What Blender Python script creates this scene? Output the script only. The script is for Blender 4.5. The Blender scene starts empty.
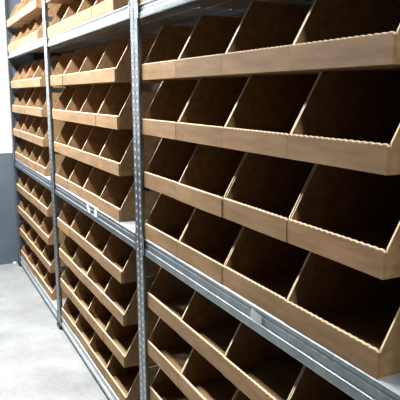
import bpy, bmesh, math, random
from mathutils import Matrix, Vector
random.seed(7)
S = bpy.context.scene
C = S.collection

# ------------------------------------------------------------------ materials
def new_mat(name):
    m = bpy.data.materials.new(name); m.use_nodes = True
    nt = m.node_tree; b = nt.nodes['Principled BSDF']
    return m, nt, b

def coords(nt, scale=(1, 1, 1)):
    tc = nt.nodes.new('ShaderNodeTexCoord'); mp = nt.nodes.new('ShaderNodeMapping')
    mp.inputs['Scale'].default_value = scale
    nt.links.new(tc.outputs['Object'], mp.inputs['Vector'])
    return mp

def noise(nt, vec, scale, detail=4, rough=.5):
    n = nt.nodes.new('ShaderNodeTexNoise')
    n.inputs['Scale'].default_value = scale; n.inputs['Detail'].default_value = detail
    n.inputs['Roughness'].default_value = rough
    nt.links.new(vec, n.inputs['Vector'])
    return n

def ramp(nt, fac, stops):
    r = nt.nodes.new('ShaderNodeValToRGB')
    e = r.color_ramp.elements
    e[0].position, e[0].color = stops[0][0], (*stops[0][1], 1)
    e[1].position, e[1].color = stops[-1][0], (*stops[-1][1], 1)
    for p, c in stops[1:-1]:
        k = e.new(p); k.color = (*c, 1)
    nt.links.new(fac, r.inputs['Fac'])
    return r

def cardboard(name, lo, mid, hi, streak=(6, 40, 40)):
    m, nt, b = new_mat(name)
    mp = coords(nt, streak)
    oi = nt.nodes.new('ShaderNodeObjectInfo')
    add = nt.nodes.new('ShaderNodeVectorMath'); add.operation = 'ADD'
    mul = nt.nodes.new('ShaderNodeVectorMath'); mul.operation = 'SCALE'
    mul.inputs[0].default_value = (37, 91, 53)
    nt.links.new(oi.outputs['Random'], mul.inputs['Scale'])
    nt.links.new(mp.outputs[0], add.inputs[0]); nt.links.new(mul.outputs[0], add.inputs[1])
    n = noise(nt, add.outputs[0], 1.0, 6, .6)
    r = ramp(nt, n.outputs['Fac'], [(.3, lo), (.52, mid), (.75, hi)])
    hsv = nt.nodes.new('ShaderNodeHueSaturation')
    mr = nt.nodes.new('ShaderNodeMapRange')
    mr.inputs['To Min'].default_value = .9; mr.inputs['To Max'].default_value = 1.1
    nt.links.new(oi.outputs['Random'], mr.inputs['Value'])
    nt.links.new(mr.outputs[0], hsv.inputs['Value'])
    nt.links.new(r.outputs['Color'], hsv.inputs['Color'])
    nt.links.new(hsv.outputs['Color'], b.inputs['Base Color'])
    b.inputs['Roughness'].default_value = .72
    b.inputs['Specular IOR Level'].default_value = .35
    n2 = noise(nt, add.outputs[0], 6, 3)
    bp = nt.nodes.new('ShaderNodeBump'); bp.inputs['Strength'].default_value = .12
    bp.inputs['Distance'].default_value = .002
    nt.links.new(n2.outputs['Fac'], bp.inputs['Height']); nt.links.new(bp.outputs[0], b.inputs['Normal'])
    return m

KRAFT = cardboard('kraft_cardboard', (.18, .101, .043), (.243, .142, .063), (.315, .192, .093))
EDGE = cardboard('raw_edge_lit_tone', (.56, .42, .26), (.64, .49, .31), (.72, .57, .39), (60, 60, 60))  # pale raw edge, with the overhead light on it also put into the colour

def zinc(name, stops):
    m, nt, b = new_mat(name)
    mp = coords(nt, (1, 1, 1))
    v = nt.nodes.new('ShaderNodeTexVoronoi'); v.inputs['Scale'].default_value = 90
    nt.links.new(mp.outputs[0], v.inputs['Vector'])
    n = noise(nt, mp.outputs[0], 14, 5)
    mx = nt.nodes.new('ShaderNodeMath'); mx.operation = 'MULTIPLY_ADD'
    mx.inputs[1].default_value = .35
    nt.links.new(v.outputs['Color'], mx.inputs[0]); nt.links.new(n.outputs['Fac'], mx.inputs[2])
    r = ramp(nt, mx.outputs[0], stops)
    nt.links.new(r.outputs['Color'], b.inputs['Base Color'])
    b.inputs['Metallic'].default_value = .85
    b.inputs['Roughness'].default_value = .36
    return m
ZINC = zinc('galvanised_steel', [(.3, (.135, .16, .172)), (.6, (.195, .22, .235)), (.95, (.28, .31, .325))])
BEAMZ = zinc('rolled_zinc', [(.3, (.155, .185, .195)), (.6, (.21, .24, .25)), (.95, (.29, .32, .33))])
DECKZ = zinc('sheet_zinc', [(.3, (.34, .37, .39)), (.6, (.42, .45, .47)), (.95, (.52, .55, .57))])
DECKZ.node_tree.nodes['Principled BSDF'].inputs['Metallic'].default_value = .5

def flat(name, col, rough=.6, spec=.5):
    m, nt, b = new_mat(name)
    mp = coords(nt)
    n = noise(nt, mp.outputs[0], 25, 3)
    r = ramp(nt, n.outputs['Fac'], [(.3, tuple(c*.93 for c in col)), (.7, tuple(min(1, c*1.05) for c in col))])
    nt.links.new(r.outputs['Color'], b.inputs['Base Color'])
    b.inputs['Roughness'].default_value = rough; b.inputs['Specular IOR Level'].default_value = spec
    return m
BLACK = flat('black_plastic', (.012, .012, .013), .5)
WHITE_PAPER = flat('white_paper', (.80, .82, .84), .55)
CLEAR = flat('clear_label_film', (.62, .66, .68), .12)
CLEAR.node_tree.nodes['Principled BSDF'].inputs['Alpha'].default_value = .4
PALE = flat('slot_glint_tone', (.74, .78, .80), .4)  # pale tone of the slot inlay, stands in for light caught at the slots
WHITE_PLASTIC = flat('white_plastic', (.85, .86, .88), .35)
GREYPAINT = flat('grey_blue_paint', (.075, .10, .125), .55)
CEIL = flat('ceiling_paint', (.16, .17, .18), .8)

def two_tone():
    m, nt, b = new_mat('two_tone_wall_paint')
    g = nt.nodes.new('ShaderNodeNewGeometry'); sp = nt.nodes.new('ShaderNodeSeparateXYZ')
    nt.links.new(g.outputs['Position'], sp.inputs[0])
    cmpn = nt.nodes.new('ShaderNodeMath'); cmpn.operation = 'GREATER_THAN'; cmpn.inputs[1].default_value = .892
    nt.links.new(sp.outputs['Z'], cmpn.inputs[0])
    mp = coords(nt); n = noise(nt, mp.outputs[0], 5, 5)
    r1 = ramp(nt, n.outputs['Fac'], [(.3, (.065, .083, .105)), (.7, (.078, .098, .118))])
    r2 = ramp(nt, n.outputs['Fac'], [(.3, (.72, .75, .77)), (.7, (.77, .79, .80))])
    mix = nt.nodes.new('ShaderNodeMixRGB')
    nt.links.new(cmpn.outputs[0], mix.inputs['Fac'])
    nt.links.new(r1.outputs[0], mix.inputs['Color1']); nt.links.new(r2.outputs[0], mix.inputs['Color2'])
    nt.links.new(mix.outputs[0], b.inputs['Base Color']); b.inputs['Roughness'].default_value = .6
    return m
WALLP = two_tone()

def concrete():
    m, nt, b = new_mat('pale_concrete')
    mp = coords(nt, (1, 1, 1))
    n = noise(nt, mp.outputs[0], 3.2, 8, .6)
    r = ramp(nt, n.outputs['Fac'], [(.28, (.16, .164, .16)), (.48, (.215, .22, .213)), (.66, (.27, .275, .265))])
    n2 = noise(nt, mp.outputs[0], 60, 3)
    mix = nt.nodes.new('ShaderNodeMixRGB'); mix.blend_type = 'SOFT_LIGHT'; mix.inputs['Fac'].default_value = .3
    nt.links.new(r.outputs[0], mix.inputs['Color1']); nt.links.new(n2.outputs['Fac'], mix.inputs['Color2'])
    nt.links.new(mix.outputs[0], b.inputs['Base Color'])
    rr = nt.nodes.new('ShaderNodeMapRange'); rr.inputs['To Min'].default_value = .38; rr.inputs['To Max'].default_value = .62
    nt.links.new(n.outputs['Fac'], rr.inputs['Value']); nt.links.new(rr.outputs[0], b.inputs['Roughness'])
    return m
FLOORM = concrete()

# ------------------------------------------------------------------ mesh helpers
def mesh_from(bm, name, mats):
    bmesh.ops.recalc_face_normals(bm, faces=bm.faces)
    me = bpy.data.meshes.new(name); bm.to_mesh(me); bm.free()
    for m in mats: me.materials.append(m)
    return me

def link(name, me, parent=None, loc=(0, 0, 0)):
    o = bpy.data.objects.new(name, me); C.objects.link(o)
    o.location = loc
    if parent: o.parent = parent
    return o

def box(bm, x0, x1, y0, y1, z0, z1, mi=0):
    vs = [bm.verts.new((x, y, z)) for x in (x0, x1) for y in (y0, y1) for z in (z0, z1)]
    for idx in ((0, 1, 3, 2), (4, 6, 7, 5), (0, 4, 5, 1), (2, 3, 7, 6), (0, 2, 6, 4), (1, 5, 7, 3)):
        f = bm.faces.new([vs[i] for i in idx]); f.material_index = mi
    return vs

def prism_x(bm, prof, x0, x1, rim=0, cap=0):
    """profile of (y, z) points swept along x"""
    a = [bm.verts.new((x0, y, z)) for y, z in prof]; b = [bm.verts.new((x1, y, z)) for y, z in prof]
    n = len(prof)
    for i in range(n):
        f = bm.faces.new((a[i], a[(i+1) % n], b[(i+1) % n], b[i])); f.material_index = rim
    f = bm.faces.new(a); f.material_index = cap
    f = bm.faces.new(b[::-1]); f.material_index = cap

def structure(name, bm, mat):
    o = link(name, mesh_from(bm, name, [mat])); o['kind'] = 'structure'; return o

def thing(o, label, cat, group=None):
    o['label'] = label; o['category'] = cat
    if group: o['group'] = group
    return o

# ------------------------------------------------------------------ setting
FZ = -.022           # floor level
XW = -1.63           # end wall
YB = .60             # wall behind the rack
bm = bmesh.new(); box(bm, XW-.1, 6.5, -3.0, YB+.1, FZ-.1, FZ); structure('floor', bm, FLOORM)
bm = bmesh.new(); box(bm, XW-.1, XW, -3.0, YB, FZ, 2.6); structure('wall_left', bm, WALLP)
bm = bmesh.new(); box(bm, XW-.1, 6.5, YB, YB+.1, FZ, 2.6); structure('wall_back', bm, GREYPAINT)
bm = bmesh.new(); box(bm, XW-.1, 6.5, -3.0, YB+.1, 2.6, 2.7); structure('ceiling', bm, CEIL)

# ------------------------------------------------------------------ rack
POSTS = [1.432-1.487*2, 1.432-1.487, 1.432, 1.432+1.487]
PF = -.006           # front plane of the uprights
PW = .036            # flange width of one angle
DEPTH = .50
DECK_MID, DECK_LOW = .8585, .0643
DECK_TOP = [1.672, 1.657, 1.646]     # by bay
rack = bpy.data.objects.new('shelving_rack', None); C.objects.link(rack)
rack.location = (POSTS[0], 0, FZ)
thing(rack, 'long galvanised steel shelving rack with perforated uprights, full of cardboard bins', 'shelving rack')
def rpart(name, bm, mat, parent=rack):
    o = link(name, mesh_from(bm, name, [mat]), parent)
    if parent is rack: o.matrix_parent_inverse = Matrix.Translation(-rack.location)
    return o

def perforated(bm, xa, xb, y0, z0, z1, sgn):
    """one flange in the xz plane with a column of collared slots"""
    xm = (xa+xb)/2; hw = .0072; rw = .0098
    xs = [xa, xm-rw, xm-hw, xm+hw, xm+rw, xb]
    pitch = .0275; zs = [z0]; tags = [None]
    k = 0; z = z0+.02
    rows = []
    while z+.02 < z1:
        rows += [z-.0085, z-.0052, z+.0052, z+.0085]; z += pitch
    zs = [z0]+rows+[z1]
    grid = []
    for j, zz in enumerate(zs):
        line = []
        for i, xx in enumerate(xs):
            y = y0
            if 0 < j < len(zs)-1 and (j-1) % 4 in (1, 2) and i in (2, 3): y = y0-.0006
            line.append(bm.verts.new((xx, y, zz)))
        grid.append(line)
    fs = []
    for j in range(len(zs)-1):
        for i in range(5):
            if i == 2 and j >= 1 and (j-1) % 4 == 1 and j < len(zs)-2: continue
            fs.append(bm.faces.new((grid[j][i], grid[j][i+1], grid[j+1][i+1], grid[j+1][i])))

PTOP = 2.15
def post_mesh(y0, back):
    bm = bmesh.new()
    t = .002
    d = 1 if not back else -1
    if not back:
        perforated(bm, -PW, -.0006, y0, FZ+.012, PTOP, d); perforated(bm, .0006, PW, y0, FZ+.012, PTOP, d)
        # rolled outer edges and the two web flanges running back
        for s in (-1, 1):
            xo = s*PW
            box(bm, min(xo, xo-s*t), max(xo, xo-s*t), y0, y0+.005, FZ+.012, PTOP)
            xi = s*.0006
            box(bm, min(xi, xi+s*t), max(xi, xi+s*t), y0, y0+.024, FZ+.012, PTOP)
    else:
        box(bm, -PW, PW, y0-t, y0, FZ+.012, PTOP)
        box(bm, -t, t, y0-.036, y0, FZ+.012, PTOP)
    return bm
front_me = None
for i, px in enumerate(POSTS):
    for back in (False, True):
        y0 = PF if not back else DEPTH+.03
        bmx = post_mesh(y0, back); bmesh.ops.translate(bmx, verts=bmx.verts, vec=(px, 0, 0))
        up = rpart('upright', bmx, ZINC)
        b = bmesh.new()
        if not back:
            g = bmesh.new()
            for s in (-1, 1): box(g, px+s*PW/2-.0115, px+s*PW/2+.0115, y0+.0008, y0+.0022, FZ+.03, PTOP-.01)
            link('bright_slot_inlay', mesh_from(g, 'bright_slot_inlay', [PALE]), up)  # added inlay behind the slots, only there to make them show bright
        ya, yb = (y0-.007, y0+.042) if not back else (y0-.042, y0+.006)
        box(b, px-PW-.006, px+PW+.006, ya, yb, FZ+.0005, FZ+.024)
        bmesh.ops.bevel(b, geom=b.edges[:], offset=.004, segments=2, affect='EDGES')
        f = link('foot_cap', mesh_from(b, 'foot_cap', [BLACK]), up)
    # tie bars between the front and the rear upright
    for z in (1.376, 1.03, .69, .34, 1.76):
        b = bmesh.new()
        prism_x(b, [(PF+.0245, z-.014), (DEPTH-.006, z-.014), (DEPTH-.006, z+.014), (PF+.0245, z+.014)], px-.004, px+.004)
        rpart('tie_bar', b, ZINC)

b = bmesh.new(); box(b, POSTS[0]-.020, POSTS[0]-.018, PF+.004, DEPTH+.024, .02, 2.1)  # added dark sheet, hides the bright wall seen through the rack end
rpart('added_dark_sheet', b, GREYPAINT)

# step beam profile, z measured down from the deck
BEAM = [(.004, -.001), (.000, -.003), (-.0015, -.006), (-.0005, -.010), (.003, -.013), (.0028, -.018), (.0012, -.0205), (.0012, -.036), (.0004, -.0388), (-.0024, -.0398), (-.0030, -.0415),
        (-.0030, -.058), (-.0018, -.062), (.002, -.0635), (.03, -.0635), (.03, -.061), (.006, -.058), (.006, -.003), (.030, -.003), (.030, -.001)]
BAYNAME = ['far', 'central', 'near']
def shelf(bay, zd, tall=1.0, panel=True):
    xa, xb = POSTS[bay]+PW+.001, POSTS[bay+1]-PW-.001
    b = bmesh.new()
    prism_x(b, [(y, zd+z*tall) for y, z in BEAM], xa, xb)
    beam = rpart('front_beam', b, DECKZ if zd < .2 else BEAMZ)
    for s, xe in ((1, xa), (-1, xb)):               # end brackets riveted to the upright
        b = bmesh.new()
        z0 = zd-.0635*tall
        w = .012*s
        vs = [(xe, z0), (xe+w, z0+.006), (xe+w, zd-.006), (xe, zd+.014)]
        if s < 0: vs = vs[::-1]
        a = [b.verts.new((x, -.0072, z)) for x, z in vs]; c = [b.verts.new((x, -.0062, z)) for x, z in vs]
        b.faces.new(a); b.faces.new(c[::-1])
        for i in range(4): b.faces.new((a[i], a[(i+1) % 4], c[(i+1) % 4], c[i]))
        me = mesh_from(b, 'end_bracket', [ZINC]); o = link('end_bracket', me, beam)
    b = bmesh.new()
    prism_x(b, [(DEPTH-y, zd+z*tall) for y, z in BEAM], xa, xb)
    rpart('rear_beam', b, ZINC)
    # steel deck: folded front lip and stiffening grooves
    b = bmesh.new()
    zt = zd
    prof = [(.002, zt-.001), (.005, zt)]
    prof2 = []
    top = [(.0035, zt-.0009), (.006, zt)]
    for yy in (.12, .25, .38):
        top += [(yy-.006, zt), (yy-.003, zt-.003), (yy+.003, zt-.003), (yy+.006, zt)]
    top += [(DEPTH-.006, zt), (DEPTH-.0035, zt-.0009)]
    bot = [(y, z-.0012 if .02 < y < DEPTH-.02 else zt-.0009-.00005) for y, z in top[::-1]]
    prism_x(b, top+bot[1:-1], xa, xb)
    rpart('deck_panel', b, DECKZ)
for bay in range(3):
    shelf(bay, DECK_TOP[bay], .78); shelf(bay, DECK_MID); shelf(bay, DECK_LOW)

# ------------------------------------------------------------------ cardboard bins
W, D, H, FH = .2976, .46, .1799, .0522
PITCH = .18048
T = .0040
FT = .0085
def front_mesh(seed):
    rnd = random.Random(seed)
    bm = bmesh.new()
    n = 136; per = .0176; ph = rnd.random()*per
    bow = rnd.uniform(-.0012, .0012)
    rings = []
    for i in range(n+1):
        x = -W/2+W*i/n
        e = min(i, n-i)/n*W
        k = .5-.5*math.cos(2*math.pi*(x+ph)/per)
        zt = FH-.0015*k**1.5+rnd.uniform(-.0002, .0002)
        if e < .005: zt -= .0035*(1-e/.005)**2
        yb = bow*math.sin(math.pi*i/n)
        pr = [(0+yb, 0.0), (0+yb, zt-.0028), (.0012+yb, zt-.0010), (.0030+yb, zt), (FT-.0022, zt), (FT, zt-.002), (FT, 0.0)]
        rings.append([bm.verts.new((x, y, z)) for y, z in pr])
    m = len(rings[0])
    for a, b in zip(rings, rings[1:]):
        for j in range(m):
            f = bm.faces.new((a[j], a[(j+1) % m], b[(j+1) % m], b[j]))
            f.material_index = 1 if j in (2, 3, 4) else 0
            f.smooth = j in (1, 2, 3, 4)
    bm.faces.new(rings[0]); bm.faces.new(rings[-1][::-1])
    return mesh_from(bm, 'front_panel', [KRAFT, EDGE])
SL = (H-FH)/math.tan(math.radians(60))
def side_mesh():
    bm = bmesh.new()
    y0 = FT+.0003
    prof = [(y0, 0), (D, 0), (D, H), (y0+SL+.004, H), (y0+SL-.002, H-.003), (y0+.001, FH+.002), (y0, FH-.001)]
    prism_x(bm, prof, -T/2, T/2, rim=1, cap=0)
    return mesh_from(bm, 'side_panel', [KRAFT, EDGE])
def boxmesh(name, *a):
    bm = bmesh.new(); box(bm, *a); return mesh_from(bm, name, [KRAFT])
FRONTS = [front_mesh(s) for s in range(5)]
SIDE = side_mesh()
BASE = boxmesh('base_panel', -W/2+T+.0003, W/2-T-.0003, FT+.0006, D-T-.0003, .0, .005)
BACK = boxmesh('back_panel', -W/2+T+.0003, W/2-T-.0003, D-T, D, 0, H-.001)

ORD = ['first', 'second', 'third', 'fourth']
BINGROUP = 'open-front cardboard bins on the rack'
protos = {}
def make_bin(v):
    root = bpy.data.objects.new('cardboard_bin', None); C.objects.link(root)
    link('front_panel', FRONTS[v], root)
    link('side_panel', SIDE, root, (-W/2+T/2, 0, 0)); link('side_panel', SIDE, root, (W/2-T/2, 0, 0))
    link('base_panel', BASE, root); link('back_panel', BACK, root)
    return root
def copy_bin(src):
    r = src.copy(); C.objects.link(r)
    for ch in list(src.children):
        c = ch.copy(); C.objects.link(c); c.parent = r
    return r
def place_bin(x, z, label):
    v = random.randrange(5)
    if v not in protos: protos[v] = o = make_bin(v)
    else: o = copy_bin(protos[v])
    o.location = (x, .0036+random.uniform(-.0025, .0025), z)
    o.rotation_euler = (0, 0, math.radians(random.uniform(-.03, .03)))
    thing(o, label, 'cardboard bin', BINGROUP)
    return o

BX0 = [-1.505, -.014, 1.4625]     # left end of the run of bins in each bay
BXP = [.2980, .2980, .2983]
for bay in range(3):
    for j in range(4):
        x = BX0[bay]+BXP[bay]*(j+.5)
        w = BAYNAME[bay]
        nth = ORD[j]
        for r in range(4):
            place_bin(x, DECK_MID+.0006+(3-r)*PITCH, f'brown cardboard bin, {w} bay, {ORD[r]} row below top beam, {nth} from left')
            place_bin(x, DECK_LOW+.0006+(3-r)*PITCH, f'brown cardboard bin, {w} bay, {ORD[r]} row below middle beam, {nth} from left')
        place_bin(x, DECK_TOP[bay]+.0006, f'brown cardboard bin, {w} bay, standing on top shelf, {nth} from left')
        if bay < 2:
            place_bin(x, DECK_TOP[bay]+.0006+PITCH, f'brown cardboard bin, {w} bay, upper row above top shelf, {nth} from left')

# ------------------------------------------------------------------ tags and scraps
def small_tag(name, x, z, w, h, tilt, mat, label, cat, y):
    bm = bmesh.new()
    n = 8; a = []; c = []
    for i in range(n+1):                       # a slip of film bowed a little off the beam
        u = i/n; bow = .0012*math.sin(math.pi*u)
        a.append([bm.verts.new((w*(u-.5), -bow, k*h)) for k in (-.5, .5)])
        c.append([bm.verts.new((w*(u-.5), -bow-.0006, k*h)) for k in (-.5, .5)])
    for i in range(n):
        bm.faces.new((a[i][0], a[i][1], a[i+1][1], a[i+1][0])); bm.faces.new((c[i][0], c[i+1][0], c[i+1][1], c[i][1]))
        for k in (0, 1): bm.faces.new((a[i][k], a[i+1][k], c[i+1][k], c[i][k]))
    for i in (0, n): bm.faces.new((a[i][0], c[i][0], c[i][1], a[i][1]))
    o = link(name, mesh_from(bm, name, [mat]), None, (x, y, z))
    o.rotation_euler = (0, tilt, 0)
    thing(o, label, cat)
    return o
small_tag('shelf_tag', .725, .836, .06, .024, .45, WHITE_PAPER, 'small white paper tag on central bay middle beam, farther of the pair', 'label', y=-.0012)
small_tag('shelf_tag', .845, .834, .036, .034, -.4, WHITE_PAPER, 'small white paper tag on central bay middle beam, nearer of the pair', 'label', y=-.0012)
small_tag('label_holder', 2.245, .832, .05, .03, .12, CLEAR, 'clear plastic label strip stuck on the near bay middle beam', 'label', y=-.0012)

bm = bmesh.new()
bmesh.ops.create_icosphere(bm, subdivisions=3, radius=.012)
for v in bm.verts:
    k = 1+.3*math.sin(v.co.x*400+1)*math.cos(v.co.y*330)+.2*math.sin(v.co.z*500)
    v.co *= k; v.co.z = max(v.co.z*.8, -.007)
zmin = min(v.co.z for v in bm.verts)
o = link('plastic_scrap', mesh_from(bm, 'plastic_scrap', [WHITE_PLASTIC]), None, (-1.607, -.034, FZ-zmin+.0003))
thing(o, 'small white plastic scrap on the floor in the corner by the grey wall', 'scrap')

# ------------------------------------------------------------------ lamps: tube fittings along the aisle
def tube(x, y, power, col=(1, .97, .93), sx=1.3, sy=.16, z=2.55):
    l = bpy.data.lights.new('tube_light', 'AREA'); l.shape = 'RECTANGLE'; l.size = sx; l.size_y = sy
    l.energy = power; l.color = col
    o = bpy.data.objects.new('tube_light', l); C.objects.link(o); o.location = (x, y, z)
    return o
tube(-.75, -.60, 150, (.975, .985, 1))
tube(.8, -.64, 135, (.975, .985, 1))
tube(3.95, -.26, 48, (.975, .985, 1))

w = bpy.data.worlds.new('World'); S.world = w; w.use_nodes = True
w.node_tree.nodes['Background'].inputs[0].default_value = (.62, .72, .9, 1)
w.node_tree.nodes['Background'].inputs[1].default_value = .02

# ------------------------------------------------------------------ camera
R = ((0.4249237309641928, 0.9051982663868035, -0.007478060830557775),
     (0.154785302151402, -0.08079460634512542, -0.9846388890468579),
     (-0.8918976023632734, 0.4172389364810646, -0.17444293273956116))
right, down, fwd = map(Vector, R)
cam = bpy.data.cameras.new('camera'); co = bpy.data.objects.new('camera', cam); C.objects.link(co)
M = Matrix((right, -down, -fwd)).transposed().to_4x4()
M.translation = Vector((3.42948197, -0.70031548, 1.35818015))
co.matrix_world = M
cam.sensor_fit = 'HORIZONTAL'; cam.sensor_width = 36; cam.lens = 36*607.68138825/400
cam.clip_start = .02
S.camera = co
S.view_settings.view_transform = 'Standard'; S.view_settings.look = 'None'
S.view_settings.exposure = 0.0; S.view_settings.gamma = 1.0; S.view_settings.use_curve_mapping = False
S.cycles.max_bounces = 8; S.cycles.diffuse_bounces = 5
